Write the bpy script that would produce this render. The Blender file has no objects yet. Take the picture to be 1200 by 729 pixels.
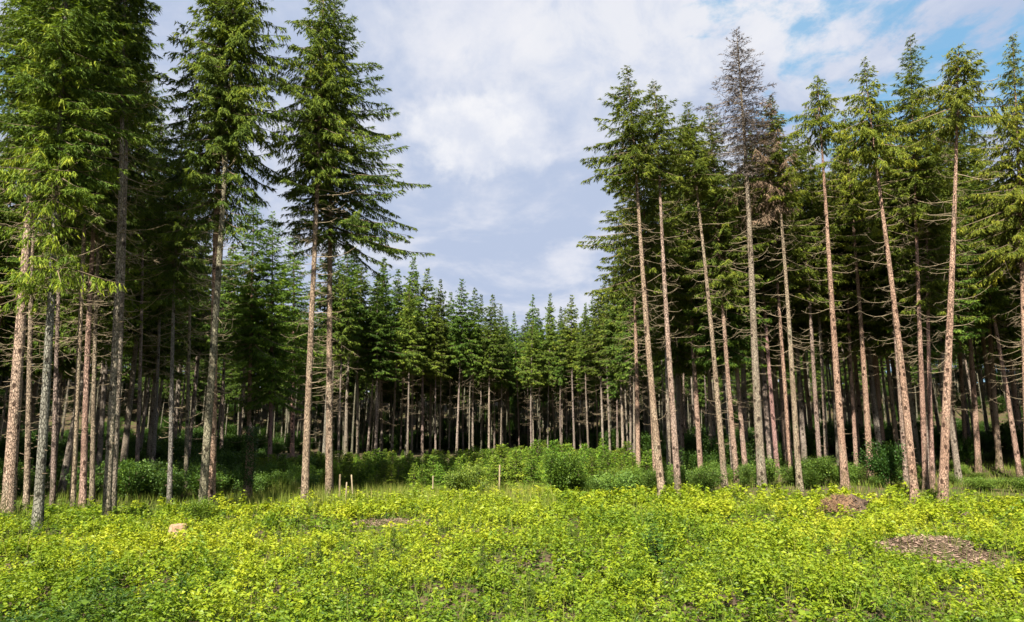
import bpy, math, random
import numpy as np
from mathutils import Vector, Matrix

# ------------------------------------------------------------------ camera, sky, sun, exposure
SC = bpy.context.scene
COL = SC.collection
F, CX, CY, HOR = 800.0, 600.0, 364.5, 515.0          # photo pixels (1200 x 729)
PITCH = math.atan((HOR - CY) / F)
CAMZ = 3.0
cam = bpy.data.cameras.new("camera")
cam.sensor_width = 36.0
cam.lens = F / 1200.0 * 36.0
cam.clip_start, cam.clip_end = 0.1, 2000.0
cam_o = bpy.data.objects.new("camera", cam)
COL.objects.link(cam_o)
cam_o.location = (0, 0, CAMZ)
cam_o.rotation_euler = (math.pi / 2 + PITCH, 0, 0)
SC.camera = cam_o

SUN_AZ, SUN_EL = math.radians(-18), math.radians(45)   # behind the camera, to its left
sun_from = Vector((math.sin(SUN_AZ) * math.cos(SUN_EL), -math.cos(SUN_AZ) * math.cos(SUN_EL), math.sin(SUN_EL)))
sun = bpy.data.lights.new("sun", "SUN")
sun.energy = 5.0
sun.angle = math.radians(0.6)
sun.color = (1.0, 0.92, 0.78)
sun_o = bpy.data.objects.new("sun", sun)
COL.objects.link(sun_o)
sun_o.rotation_euler = sun_from.to_track_quat("Z", "Y").to_euler()

SC.view_settings.view_transform = "Standard"
SC.view_settings.look = "None"
SC.view_settings.exposure = 1.65
SC.view_settings.gamma = 1.0
SC.cycles.max_bounces = 6
SC.cycles.diffuse_bounces = 3
SC.cycles.glossy_bounces = 2
SC.cycles.transmission_bounces = 4
SC.cycles.sample_clamp_indirect = 6.0
SC.cycles.use_denoising = True

class N:
    """small helper round a node tree"""
    def __init__(self, tree):
        self.t = tree; tree.nodes.clear()
    def __call__(self, typ, ins=None, **kw):
        n = self.t.nodes.new(typ)
        for k, v in kw.items(): setattr(n, k, v)
        for k, v in (ins or {}).items():
            if isinstance(v, bpy.types.NodeSocket): self.t.links.new(v, n.inputs[k])
            else: n.inputs[k].default_value = v
        return n
    def math(self, op, a, b=0.0, c=0.0, clamp=False):
        n = self("ShaderNodeMath", {0: a, 1: b, 2: c}, operation=op, use_clamp=clamp); return n.outputs[0]
    def mix(self, f, a, b, typ="MIX"):
        n = self.t.nodes.new("ShaderNodeMix"); n.data_type = "RGBA"; n.blend_type = typ; n.clamp_factor = True
        for i, v in ((0, f), (6, a), (7, b)):
            if isinstance(v, bpy.types.NodeSocket): self.t.links.new(v, n.inputs[i])
            elif i and len(v) == 3: n.inputs[i].default_value = (*v, 1)
            else: n.inputs[i].default_value = v
        return n.outputs[2]
    def step(self, v, lo, hi):
        n = self("ShaderNodeMapRange", {0: v, 1: lo, 2: hi, 3: 0.0, 4: 1.0}, interpolation_type="SMOOTHSTEP"); return n.outputs[0]
    def noise(self, vec, scale, detail=4.0, rough=0.5, dist=0.0):
        n = self("ShaderNodeTexNoise", {"Scale": scale, "Detail": detail, "Roughness": rough, "Distortion": dist})
        if vec is not None: self.t.links.new(vec, n.inputs["Vector"])
        return n.outputs["Fac"]

def pix_dir(u, v):
    X, U = (u - CX) / F, (CY - v) / F
    return np.array([X, math.cos(PITCH) - U * math.sin(PITCH), math.sin(PITCH) + U * math.cos(PITCH)])

def build_world():
    w = bpy.data.worlds.new("World"); SC.world = w; w.use_nodes = True
    n = N(w.node_tree)
    sky = n("ShaderNodeTexSky", sky_type="NISHITA", sun_disc=False, sun_elevation=SUN_EL,
            sun_rotation=math.pi - SUN_AZ, air_density=1.0, dust_density=0.8, ozone_density=1.5)
    d = n("ShaderNodeTexCoord").outputs["Generated"]
    s = n("ShaderNodeSeparateXYZ", {0: d})
    zz = n.math("ADD", n.math("MAXIMUM", s.outputs[2], 0.0), 0.22)
    p = n("ShaderNodeCombineXYZ", {0: n.math("DIVIDE", s.outputs[0], zz), 1: n.math("DIVIDE", s.outputs[1], zz), 2: 0.0}).outputs[0]
    big = n.noise(p, 1.25, 7.0, 0.52, 0.35)
    pm = n("ShaderNodeMapping", {0: p, "Location": (3.1, 1.7, 0.4)}).outputs[0]
    mid = n.noise(pm, 2.6, 9.0, 0.56, 0.5)
    fine = n.noise(pm, 7.0, 6.0, 0.6, 0.2)
    grey = (2.95, 3.45, 4.55, 1); white = (4.6, 4.75, 5.3, 1)
    lit = n.step(n.math("ADD", n.math("MULTIPLY", mid, 0.75), n.math("MULTIPLY", fine, 0.25)), 0.44, 0.64)
    clouds = n.mix(lit, grey, white)
    # one bright cumulus head, billowing out of the layer at its own bearing
    dd = n("ShaderNodeVectorMath", {0: d, 1: tuple(pix_dir(560, 158) / np.linalg.norm(pix_dir(560, 158)))}, operation="SUBTRACT").outputs[0]
    dm = n("ShaderNodeMapping", {0: dd, "Rotation": (0, math.radians(32), 0), "Scale": (7.5, 9.0, 13.0)}).outputs[0]
    ln = n("ShaderNodeVectorMath", {0: dm}, operation="LENGTH").outputs[1]
    ln = n.math("ADD", ln, n.math("MULTIPLY", n.math("SUBTRACT", n.noise(d, 11.0, 8.0, 0.6, 0.3), 0.5), 2.1))
    clouds = n.mix(n.math("MULTIPLY", n.step(ln, 1.0, 0.40), 0.8), clouds, n.mix(n.step(n.noise(d, 9.0, 6.0, .6), .38, .62), (4.5, 4.7, 5.3, 1), (5.9, 5.85, 5.9, 1)))
    d2 = n("ShaderNodeVectorMath", {0: d, 1: tuple(pix_dir(760, 50) / np.linalg.norm(pix_dir(760, 50)))}, operation="SUBTRACT").outputs[0]
    l2 = n("ShaderNodeVectorMath", {0: n("ShaderNodeMapping", {0: d2, "Rotation": (0, math.radians(-8), 0), "Scale": (2.6, 4.0, 9.0)}).outputs[0]}, operation="LENGTH").outputs[1]
    l2 = n.math("ADD", l2, n.math("MULTIPLY", n.math("SUBTRACT", n.noise(d, 7.0, 8.0, 0.62, 0.4), 0.5), 1.7))
    clouds = n.mix(n.math("MULTIPLY", n.step(l2, 1.0, 0.35), 0.8), clouds, n.mix(n.step(n.noise(d, 8.0, 8.0, .62, .4), .36, .62), (3.9, 4.25, 5.1, 1), (5.4, 5.4, 5.6, 1)))
    gap = n.step(n.math("ADD", big, n.math("MULTIPLY", n.math("SUBTRACT", fine, 0.5), 0.25)), 0.40, 0.33)
    hi = n("ShaderNodeVectorMath", {0: d, 1: tuple(pix_dir(1010, -5) / np.linalg.norm(pix_dir(1010, -5)))}, operation="DISTANCE").outputs[1]
    hi = n.math("ADD", hi, n.math("MULTIPLY", n.math("SUBTRACT", mid, 0.5), 0.9))
    gap = n.math("MAXIMUM", gap, n.math("MULTIPLY", n.step(n.math("ADD", hi, n.math("MULTIPLY", n.math("SUBTRACT", fine, .5), .5)), 0.10, 0.0), 0.9))
    blue = n.mix(0.6, sky.outputs[0], (1.0, 3.5, 5.6, 1))
    col = n.mix(n.math("MULTIPLY", gap, 0.85), clouds, blue)
    bg = n("ShaderNodeBackground", {0: col, 1: 0.054})
    out = n("ShaderNodeOutputWorld"); w.node_tree.links.new(bg.outputs[0], out.inputs[0])
build_world()

# ------------------------------------------------------------------ helpers
UP = np.array([0., 0., 1.])
def unit(a): return a / np.maximum(np.linalg.norm(a, axis=-1, keepdims=True), 1e-9)
def sstep(a, b, x):
    t = np.clip((np.asarray(x, float) - a) / (b - a), 0, 1); return t * t * (3 - 2 * t)

def terrain(x, y):
    x = np.asarray(x, float); y = np.asarray(y, float)
    right = sstep(4, 12, x)
    rise_r = 0.5 * sstep(31, 38, y) + 1.0 * sstep(38, 50, y) * sstep(8, 30, x)
    rise_c = 1.3 * sstep(40, 84, y)
    h = rise_c + right * np.maximum(rise_r - 0.35 * rise_c, 0) * sstep(110, 60, y)
    h = h + 0.12 * np.sin(x * 0.41 + 1.3) * np.sin(y * 0.33 + 0.4) + 0.05 * np.sin(x * 1.1 + y * 0.7) + (.10 * np.sin(y * 1.45 + 1.1 * np.sin(x * .33)) + .07 * np.sin(x * .9 - y * .8 + 2)) * sstep(34, 28, y)
    h = h + 13.0 * sstep(92, 145, np.hypot(x, y - 15))
    h = h + 0.42 * np.exp(-(((x - 10.9) / 2.3) ** 2 + ((y - 18.2) / 2.0) ** 2))        # bare mound with bark litter
    h = h + 0.22 * np.exp(-(((x + 4.6) / 4.5) ** 2 + ((y - 25.5) / 1.3) ** 2))
    return h

def at_depth(u, v, D):
    d = pix_dir(u, v); return np.array([0, 0, CAMZ]) + d * (D / d[1])

def mesh_np(name, verts, faces, mats, mat_idx=None, tint=None, smooth=False):
    """verts (n,3); faces: list of int arrays (m,3) or (m,4)"""
    me = bpy.data.meshes.new(name)
    verts = np.asarray(verts, np.float32)
    me.vertices.add(len(verts)); me.vertices.foreach_set("co", verts.ravel())
    flat = np.concatenate([f.ravel() for f in faces]).astype(np.int32)
    tot = np.concatenate([np.full(len(f), f.shape[1]) for f in faces]).astype(np.int32)
    st = np.concatenate([[0], np.cumsum(tot)[:-1]]).astype(np.int32)
    me.loops.add(len(flat)); me.loops.foreach_set("vertex_index", flat)
    me.polygons.add(len(tot)); me.polygons.foreach_set("loop_start", st)
    for m in mats: me.materials.append(m)
    if mat_idx is not None: me.polygons.foreach_set("material_index", np.asarray(mat_idx, np.int32))
    if smooth is not False:
        s = np.ones(len(tot), bool) if smooth is True else smooth
        me.polygons.foreach_set("use_smooth", s)
    if tint is not None:
        a = me.attributes.new("tint", "FLOAT", "FACE"); a.data.foreach_set("value", np.asarray(tint, np.float32))
    me.update(calc_edges=True)
    return me

class Acc:
    """collects kites and tubes for one mesh"""
    def __init__(self): self.v = []; self.f3 = []; self.f4 = []; self.m3 = []; self.m4 = []; self.t3 = []; self.t4 = []; self.s3 = []; self.s4 = []; self.n = 0
    def kites(self, P, D, L, W, nref, tint, mat=0, fold=0.0, mid=0.45):
        S = unit(np.cross(D, nref)); Nn = np.cross(S, D)
        L = L[:, None]; W = W[:, None]
        m = P + D * L * mid
        a = m + S * W * .5 + Nn * W * fold; b = m - S * W * .5 + Nn * W * fold
        k = len(P); V = np.stack([P, a, P + D * L, b], 1).reshape(-1, 3)
        i = self.n + np.arange(k)[:, None] * 4
        self.v.append(V); self.n += 4 * k
        if fold:
            f = np.concatenate([i + np.array([[0, 1, 2]]), i + np.array([[0, 2, 3]])])
            self.f3.append(f); self.m3.append(np.full(2 * k, mat)); self.t3.append(np.tile(tint, 2)); self.s3.append(np.zeros(2 * k, bool))
        else:
            self.f4.append(i + np.array([[0, 1, 2, 3]])); self.m4.append(np.full(k, mat)); self.t4.append(tint); self.s4.append(np.zeros(k, bool))
    def spikes(self, P, D, L, W, nref, tint, mat=0):
        S = unit(np.cross(D, nref)) * (W * .5)[:, None]; k = len(P)
        V = np.stack([P - S, P + S, P + D * L[:, None]], 1).reshape(-1, 3)
        self.v.append(V); self.f3.append(self.n + np.arange(3 * k).reshape(k, 3)); self.n += 3 * k
        self.m3.append(np.full(k, mat)); self.t3.append(tint); self.s3.append(np.zeros(k, bool))
    def tubes(self, C, R, sides, mat=0, tint=0.5, cap=False, smooth=True, wob=None):
        """C (k,s,3) centre lines, R (k,s) radii"""
        k, s, _ = C.shape
        T = unit(np.gradient(C, axis=1))
        ref = np.where(np.abs(T[..., 2:3]) > .8, np.array([1., 0, 0]), UP)
        A = unit(np.cross(T, ref)); B = np.cross(T, A)
        th = np.arange(sides) * 2 * np.pi / sides
        rr = R[:, :, None] if wob is None else R[:, :, None] * wob
        V = C[:, :, None, :] + rr[..., None] * (A[:, :, None] * np.cos(th)[None, None, :, None] + B[:, :, None] * np.sin(th)[None, None, :, None])
        idx = self.n + np.arange(k * s * sides).reshape(k, s, sides)
        j = np.roll(np.arange(sides), -1)
        f = np.stack([idx[:, :-1], idx[:, :-1][..., j], idx[:, 1:][..., j], idx[:, 1:]], -1).reshape(-1, 4)
        self.v.append(V.reshape(-1, 3)); self.n += k * s * sides
        self.f4.append(f); self.m4.append(np.full(len(f), mat)); self.t4.append(np.full(len(f), tint)); self.s4.append(np.full(len(f), smooth))
        if cap:
            c = self.n + np.arange(k); self.v.append(C[:, -1]); self.n += k
            e = idx[:, -1]
            f = np.stack([e, e[:, j], np.repeat(c[:, None], sides, 1)], -1).reshape(-1, 3)
            self.f3.append(f); self.m3.append(np.full(len(f), mat)); self.t3.append(np.full(len(f), tint)); self.s3.append(np.zeros(len(f), bool))
    def raw3(self, V, Fc, mat=0, tint=.5, smooth=True):
        self.v.append(V); self.f3.append(Fc + self.n); self.n += len(V)
        self.m3.append(np.full(len(Fc), mat)); self.t3.append(np.full(len(Fc), tint)); self.s3.append(np.full(len(Fc), smooth))
    def mesh(self, name, mats):
        fs = [np.concatenate(x) for x in (self.f3, self.f4) if x]
        cat = lambda a, b: np.concatenate(a + b)
        return mesh_np(name, np.concatenate(self.v), fs, mats, cat(self.m3, self.m4), cat(self.t3, self.t4), cat(self.s3, self.s4))

def link(name, data, parent=None, loc=None, color=None):
    o = bpy.data.objects.new(name, data); COL.objects.link(o)
    if parent: o.parent = parent
    if loc is not None: o.location = tuple(loc)
    if color is not None: o.color = (*color, 1)
    return o
def tag(o, label, cat, group=None, kind=None):
    if label: o["label"] = label
    if cat: o["category"] = cat
    if group: o["group"] = group
    if kind: o["kind"] = kind
    return o

# ------------------------------------------------------------------ materials
def leaf_mat(name, stops, trans=0.35, rough=0.55, spec=0.25, objmul=True, nscale=0.6, tcol=(1.25, 1.2, 0.5)):
    m = bpy.data.materials.new(name); m.use_nodes = True; n = N(m.node_tree)
    t = n("ShaderNodeAttribute", attribute_name="tint").outputs["Fac"]
    ns = n.noise(n("ShaderNodeNewGeometry").outputs["Position"], nscale, 3.0, 0.6)
    f = n.math("ADD", t, n.math("MULTIPLY", n.math("SUBTRACT", ns, 0.5), 0.55), clamp=True)
    r = n("ShaderNodeValToRGB", {0: f}); cr = r.color_ramp
    cr.elements[0].position, cr.elements[0].color = stops[0][0], (*stops[0][1], 1)
    cr.elements[1].position, cr.elements[1].color = stops[-1][0], (*stops[-1][1], 1)
    for p, c in stops[1:-1]: cr.elements.new(p).color = (*c, 1)
    c = r.outputs[0]
    if objmul: c = n.mix(1.0, c, n("ShaderNodeObjectInfo").outputs["Color"], "MULTIPLY")
    b = n("ShaderNodeBsdfPrincipled", {"Base Color": c, "Roughness": rough, "Specular IOR Level": spec})
    tr = n("ShaderNodeBsdfTranslucent", {"Color": n.mix(1.0, c, tcol, "MULTIPLY")})
    mx = n("ShaderNodeMixShader", {0: trans, 1: b.outputs[0], 2: tr.outputs[0]})
    out = n("ShaderNodeOutputMaterial"); m.node_tree.links.new(mx.outputs[0], out.inputs[0])
    return m

def bark_mat(name, c1, c2, dark, spot=0.5, sx=7.0, sz=2.2):
    m = bpy.data.materials.new(name); m.use_nodes = True; n = N(m.node_tree)
    tc = n("ShaderNodeTexCoord").outputs["Object"]
    oi = n("ShaderNodeObjectInfo")
    off = n("ShaderNodeVectorMath", {0: tc, 1: n("ShaderNodeCombineXYZ", {0: n.math("MULTIPLY", oi.outputs["Random"], 40.0), 2: n.math("MULTIPLY", oi.outputs["Random"], 17.0)}).outputs[0]}, operation="ADD").outputs[0]
    v1 = n("ShaderNodeMapping", {0: off, "Scale": (1, 1, 0.35)}).outputs[0]
    big = n.noise(v1, 1.6, 4.0, 0.6)
    v2 = n("ShaderNodeMapping", {0: off, "Scale": (sx, sx, sz)}).outputs[0]
    vor = n("ShaderNodeTexVoronoi", {0: v2, "Scale": 3.0}, feature="DISTANCE_TO_EDGE").outputs["Distance"]
    crack = n.step(vor, 0.0, 0.16)
    fine = n.noise(v2, 3.2, 6.0, 0.65)
    v3 = n("ShaderNodeMapping", {0: off, "Scale": (2.3, 2.3, 1.5)}).outputs[0]
    kn = n("ShaderNodeTexVoronoi", {0: v3, "Scale": 1.4, "Randomness": 1.0}).outputs["Distance"]
    knot = n.math("MULTIPLY", n.step(n.math("ADD", kn, n.math("MULTIPLY", n.math("SUBTRACT", fine, .5), .12)), 0.27, 0.19), spot)
    c = n.mix(n.step(big, 0.35, 0.65), c1, c2)
    c = n.mix(n.math("MULTIPLY", n.step(n.noise(v1, 2.7, 5.0, .65), .54, .68), .45), c, (.20, .20, .15))
    c = n.mix(n.math("MULTIPLY", n.math("SUBTRACT", 1.0, crack), 0.70), c, dark)
    c = n.mix(n.math("MULTIPLY", n.step(fine, 0.52, 0.75), 0.45), c, dark)
    c = n.mix(knot, c, dark)
    zz = n("ShaderNodeSeparateXYZ", {0: tc}).outputs[2]
    ms = n.math("MULTIPLY", n.step(n.math("ADD", zz, n.math("MULTIPLY", n.math("SUBTRACT", big, .5), 4.0)), 1.5, 0.2), n.step(fine, .35, .6))
    c = n.mix(n.math("MULTIPLY", ms, .75), c, (.055, .062, .02))
    c = n.mix(1.0, c, oi.outputs["Color"], "MULTIPLY")
    bmp = n("ShaderNodeBump", {"Strength": 1.0, "Distance": 0.04, "Height": n.math("ADD", crack, n.math("MULTIPLY", fine, 0.8))})
    b = n("ShaderNodeBsdfPrincipled", {"Base Color": c, "Roughness": 0.9, "Specular IOR Level": 0.15, "Normal": bmp.outputs[0]})
    out = n("ShaderNodeOutputMaterial"); m.node_tree.links.new(b.outputs[0], out.inputs[0])
    return m

def plain_mat(name, c1, c2, scale, rough=0.9, c3=None, bump=0.4):
    m = bpy.data.materials.new(name); m.use_nodes = True; n = N(m.node_tree)
    tc = n("ShaderNodeTexCoord").outputs["Object"]
    a = n.noise(tc, scale, 6.0, 0.62)
    c = n.mix(n.step(a, 0.36, 0.64), c1, c2)
    if c3: c = n.mix(n.step(n.noise(tc, scale * .17, 4.0, .6), 0.48, 0.62), c, c3)
    t = n("ShaderNodeAttribute", attribute_name="tint").outputs["Fac"]
    c = n.mix(1.0, c, n("ShaderNodeCombineColor", {0: n.math("ADD", t, .5), 1: n.math("ADD", t, .5), 2: n.math("ADD", t, .5)}).outputs[0], "MULTIPLY") if bump < 0 else c
    bmp = n("ShaderNodeBump", {"Strength": abs(bump), "Distance": 0.05, "Height": a})
    b = n("ShaderNodeBsdfPrincipled", {"Base Color": c, "Roughness": rough, "Specular IOR Level": 0.15, "Normal": bmp.outputs[0]})
    out = n("ShaderNodeOutputMaterial"); m.node_tree.links.new(b.outputs[0], out.inputs[0])
    return m

M_NEEDLE = leaf_mat("spruce_needles", [(0.0, (.028, .052, .012)), (0.4, (.068, .112, .019)), (0.75, (.150, .200, .026)), (1.0, (.27, .29, .036))], trans=0.28, rough=.6, spec=.12)
M_DEADN = leaf_mat("dead_spruce_twigs", [(0.0, (.075, .064, .057)), (1.0, (.19, .155, .135))], trans=0.05, rough=.8, spec=.1, tcol=(1, 1, 1))
M_TWIG = plain_mat("twig_wood", (.10, .075, .05), (.19, .145, .095), 6.0)
M_DEADW = plain_mat("dead_branch_wood", (.19, .15, .10), (.31, .25, .165), 5.0)
M_BARK = bark_mat("spruce_bark", (.30, .205, .155), (.40, .29, .225), (.055, .034, .025), 0.95)
M_BARKG = bark_mat("grey_spruce_bark", (.21, .172, .14), (.32, .268, .22), (.045, .035, .028), 0.95)
M_BRAMBLE = leaf_mat("bramble_leaves", [(0.0, (.030, .075, .010)), (0.35, (.125, .205, .012)), (0.7, (.26, .325, .014)), (1.0, (.36, .385, .025))], trans=0.40, rough=.5, spec=.3, objmul=False, nscale=0.35, tcol=(1.1, 1.1, .5))
M_SHRUB = leaf_mat("shrub_leaves", [(0.0, (.024, .050, .012)), (0.5, (.060, .108, .020)), (1.0, (.14, .20, .03))], trans=0.35, rough=.5)
M_GRASS = leaf_mat("meadow_grass", [(0.0, (.055, .10, .012)), (0.5, (.15, .20, .025)), (1.0, (.36, .30, .10))], trans=0.3, rough=.6, objmul=False)
M_STALK = plain_mat("green_stalks", (.12, .13, .03), (.20, .15, .06), 4.0)
M_CHIP = plain_mat("bark_litter", (.11, .075, .055), (.29, .205, .155), 3.0, bump=-0.3)
M_SOIL = plain_mat("soil", (.045, .032, .02), (.10, .07, .045), 9.0, c3=(.05, .065, .015))

# ------------------------------------------------------------------ ground
def axis(lo, hi, fine_lo, fine_hi, st):
    a = list(np.arange(fine_lo, fine_hi + 1e-6, st))
    x, s = fine_hi, st
    while x < hi: s *= 1.35; x += s; a.append(min(x, hi))
    x, s = fine_lo, st
    while x > lo: s *= 1.35; x -= s; a.insert(0, max(x, lo))
    return np.array(a)
gx, gy = axis(-500, 500, -34, 34, .6), axis(-150, 800, 2, 60, .6)
X, Y = np.meshgrid(gx, gy)
nx, ny = len(gx), len(gy)
ii = np.arange(nx * ny).reshape(ny, nx)
q = np.stack([ii[:-1, :-1], ii[:-1, 1:], ii[1:, 1:], ii[1:, :-1]], -1).reshape(-1, 4)
ground = link("ground", mesh_np("ground", np.stack([X, Y, terrain(X, Y)], -1).reshape(-1, 3), [q], [M_SOIL], smooth=True))
tag(ground, "dark forest soil under the plants and trees", None, kind="structure")

# ------------------------------------------------------------------ spruce generator
def crown_data(acc, seed, H, zb, R, path, power=.75, step=.31, nb=6, twig_sp=.11, shoot=(.14, .29), width=.046, nshoot=14, tubes=True, full=.6,
               hang=.35, asym=(0, 0), base_taper=.3, jit=.3, bright=.0, dead=False, droop=1.0, gaps=0.0):
    rng = np.random.default_rng(seed)
    zs, az, pr = [], [], []
    z = H - .15; a0 = rng.uniform(0, 6.28)
    while z > zb:
        k = nb if H - z > 1.2 else 4
        a0 += rng.uniform(.3, .9)
        for i in range(k):
            zs.append(z + rng.normal(0, step * .25)); az.append(a0 + i * 2 * np.pi / k + rng.normal(0, .22))
        z -= step * rng.uniform(.75, 1.25) * (0.6 + .4 * min(1, (H - z) / 2))
    zs = np.clip(np.array(zs), zb, H - .03); az = np.array(az); B = len(zs)
    t = np.clip((H - zs) / (H - zb), 0, 1)
    L = R * (np.clip(t / full, 0, 1) ** power) * (1 - base_taper * sstep(.75, 1, t)) * np.clip(rng.normal(.95, jit, B), .45, 1.5)
    L = np.maximum(L * (1 + asym[1] * np.cos(az - asym[0])), .10)
    if gaps: L = L * np.where(rng.random(B) < gaps, .35, 1)
    SN = 6; s = np.linspace(0, 1, SN)[None, :]
    a = (.80 - 1.02 * t ** .6 + rng.normal(0, .10, B))[:, None]; sag = (.10 + .30 * t)[:, None] * droop; upt = (.05 + .20 * t)[:, None]
    out = np.stack([np.cos(az), np.sin(az), 0 * az], -1)
    bend = rng.normal(0, .12, B)[:, None]
    side = np.stack([-np.sin(az), np.cos(az), 0 * az], -1)
    org = path(zs)
    def bp(bi, ss):
        l = L[bi][:, None]; ss = ss[:, None]
        dz = (a[bi] * ss - sag[bi] * ss ** 1.6 + upt[bi] * ss ** 3)
        return org[bi] + out[bi] * l * ss + side[bi] * l * bend[bi] * ss ** 2 + UP * l * dz
    C = np.stack([bp(np.arange(B), np.full(B, x)) for x in s[0]], 1)
    rad = (.006 + .010 * L)[:, None] * (1 - .85 * s)
    if tubes: acc.tubes(C, rad, 3, mat=1, smooth=False)
    # twigs
    cnt = np.maximum((L / twig_sp * 2).astype(int), 5)
    bi = np.repeat(np.arange(B), cnt); n = len(bi)
    ss = 1 - rng.random(n) ** 1.25 * np.where(L[bi] > 1, .90, .97)
    P = bp(bi, ss); T = unit(bp(bi, np.minimum(ss + .05, 1.05)) - P)
    sg = np.where(rng.random(n) < .5, -1., 1.)
    ang = np.radians(rng.normal(52, 14, n)) * (1 - .55 * sstep(.85, 1, ss)); lat = unit(np.cross(T, UP)) * sg[:, None]
    D = unit(T * np.cos(ang)[:, None] + lat * np.sin(ang)[:, None] + UP * rng.normal(.02, .14, n)[:, None] - UP * (hang * (.35 + .9 * t[bi]))[:, None])
    tl = (.10 + .34 * np.minimum(L[bi], 2.2) * (1 - ss) ** .7 * .62 + .07 * rng.random(n)) * rng.uniform(.7, 1.25, n)
    tl = np.clip(tl, .07, .85)
    # shoots along each twig
    ks = np.maximum((tl / (.034 if nshoot > 9 else .05 if nshoot > 6 else .085)).astype(int), 2); ks = np.minimum(ks, nshoot)
    ti = np.repeat(np.arange(n), ks); m = len(ti)
    q = rng.random(m)
    tw = P[ti] + D[ti] * (tl[ti] * q)[:, None] - UP * (hang * tl[ti] * q ** 2 * .5)[:, None]
    sd = unit(np.cross(D[ti], UP + rng.normal(0, .3, (m, 3))))
    sg2 = np.where(rng.random(m) < .5, -1., 1.)
    E = unit(D[ti] * rng.uniform(.5, 1.1, m)[:, None] + sd * (sg2 * rng.uniform(.1, .8, m))[:, None] - UP * (hang * rng.uniform(.1, 1.5, m))[:, None] + rng.normal(0, .24, (m, 3)))
    sl = rng.uniform(*shoot, m) * (1 - .25 * q)
    nref = unit(UP * .8 + rng.normal(0, .65, (m, 3)))
    tip = (ss[ti] > .8) * .12 + (q > .65) * .10
    tint = np.clip(rng.normal(.36, .13, m) + tip + bright + rng.normal(0, .06, B)[bi][ti], 0, 1)
    sl = sl * (.5 + .5 * np.clip(L[bi][ti] / .9, 0, 1))
    acc.spikes(tw, E, sl, np.full(m, width) * rng.uniform(.7, 1.3, m), nref, tint, mat=0)

def leader(acc, path, H, mat=1):
    z = np.linspace(H - 2.5, H, 6); C = path(z)[None]
    acc.tubes(C, np.linspace(.035, .008, 6)[None], 4, mat=mat)

def bent_path(H, top, seed, amp=.10):
    r = np.random.default_rng(seed); p1, p2 = r.uniform(0, 6.28, 2); k = r.uniform(.7, 1.4)
    top = np.asarray(top, float)
    def path(z):
        z = np.asarray(z, float); t = z / H
        w = amp * np.sin(np.pi * np.clip(t, 0, 1)) * 1.0
        return np.stack([top[0] * t + w * np.cos(p1 + 2 * k * t), top[1] * t + w * np.sin(p2 + 2 * k * t), z], -1)
    return path

def trunk_mesh(name, H, dia, path, seed, mat, sides=12, segs=26, stubs=60, stub_lo=.8, stub_hi=None, dead=0, deadlen=1.4):
    r = np.random.default_rng(seed); acc = Acc()
    z = np.concatenate([[-.35, 0, .18, .45, .9], np.linspace(1.6, H - .3, segs)])
    rad = dia / 2 * (np.clip(1 - z / H, 0, 1) ** .85 * .97 + .03)
    rad *= 1 + .45 * np.exp(-np.maximum(z, 0) / .4)
    wob = 1 + r.normal(0, .025, (1, len(z), sides)); wob[:, :4] += .06 * np.sin(np.arange(sides) * 3 * 2 * np.pi / sides + r.uniform(0, 6))
    acc.tubes(path(z)[None], rad[None], sides, mat=0, wob=wob)
    if stubs:
        zs = r.uniform(stub_lo, stub_hi or H * .7, stubs); a = r.uniform(0, 6.28, stubs); R = np.interp(zs, z, rad)
        o = np.stack([np.cos(a), np.sin(a), r.uniform(-.35, .25, stubs)], -1)
        l = r.uniform(.02, .12, stubs) * (1 + 2 * (r.random(stubs) < .12)); P = path(zs) + o * (R * .8)[:, None]
        C = np.stack([P, P + o * (R * .25 + l * .6)[:, None], P + o * (R * .25 + l)[:, None]], 1)
        acc.tubes(C, np.stack([np.full(stubs, .016), np.full(stubs, .011), np.full(stubs, .006)], 1), 4, mat=1, cap=True)
    return acc.mesh(name, [mat, M_TWIG])

def dead_branch_arrays(r, k, lo, hi):
    """k bare dead branches along +X from the origin: arch out, droop, tips turned up"""
    L = r.uniform(lo, hi, k)[:, None]; s = np.linspace(0, 1, 8)[None]
    a = r.uniform(-.25, .35, k)[:, None]; sag = r.uniform(.2, .65, k)[:, None]; up = r.uniform(.2, .65, k)[:, None]; b = r.normal(0, .12, k)[:, None]
    C = np.stack([L * s, L * b * s ** 2, L * (a * s - sag * s ** 1.5 + up * s ** 3)], -1) + np.cumsum(r.normal(0, .006, (k, 8, 3)), 1)
    return L[:, 0], C

def dead_branch_mesh(seed):
    r = np.random.default_rng(seed); acc = Acc()
    L, C = dead_branch_arrays(r, 1, .7, 2.1)
    acc.tubes(C, np.linspace(.017, .005, 8)[None], 5, mat=0)
    nt = r.integers(3, 8); S, O, E = [], [], []
    for i in range(nt):
        j = r.integers(2, 7); p = C[0, j]; d = unit(np.array([.7, r.choice([-1, 1]) * r.uniform(.3, .9), r.uniform(-.4, .2)])); l = r.uniform(.15, .5) * (1.2 - j / 8)
        S.append(np.stack([p, p + d * l * .5 + [0, 0, -.02], p + d * l]))
    acc.tubes(np.array(S), np.tile([.008, .006, .003], (nt, 1)), 3, mat=0)
    return acc.mesh("dead_branch", [M_DEADW])
DEADM = [dead_branch_mesh(900 + i) for i in range(12)]

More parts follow.
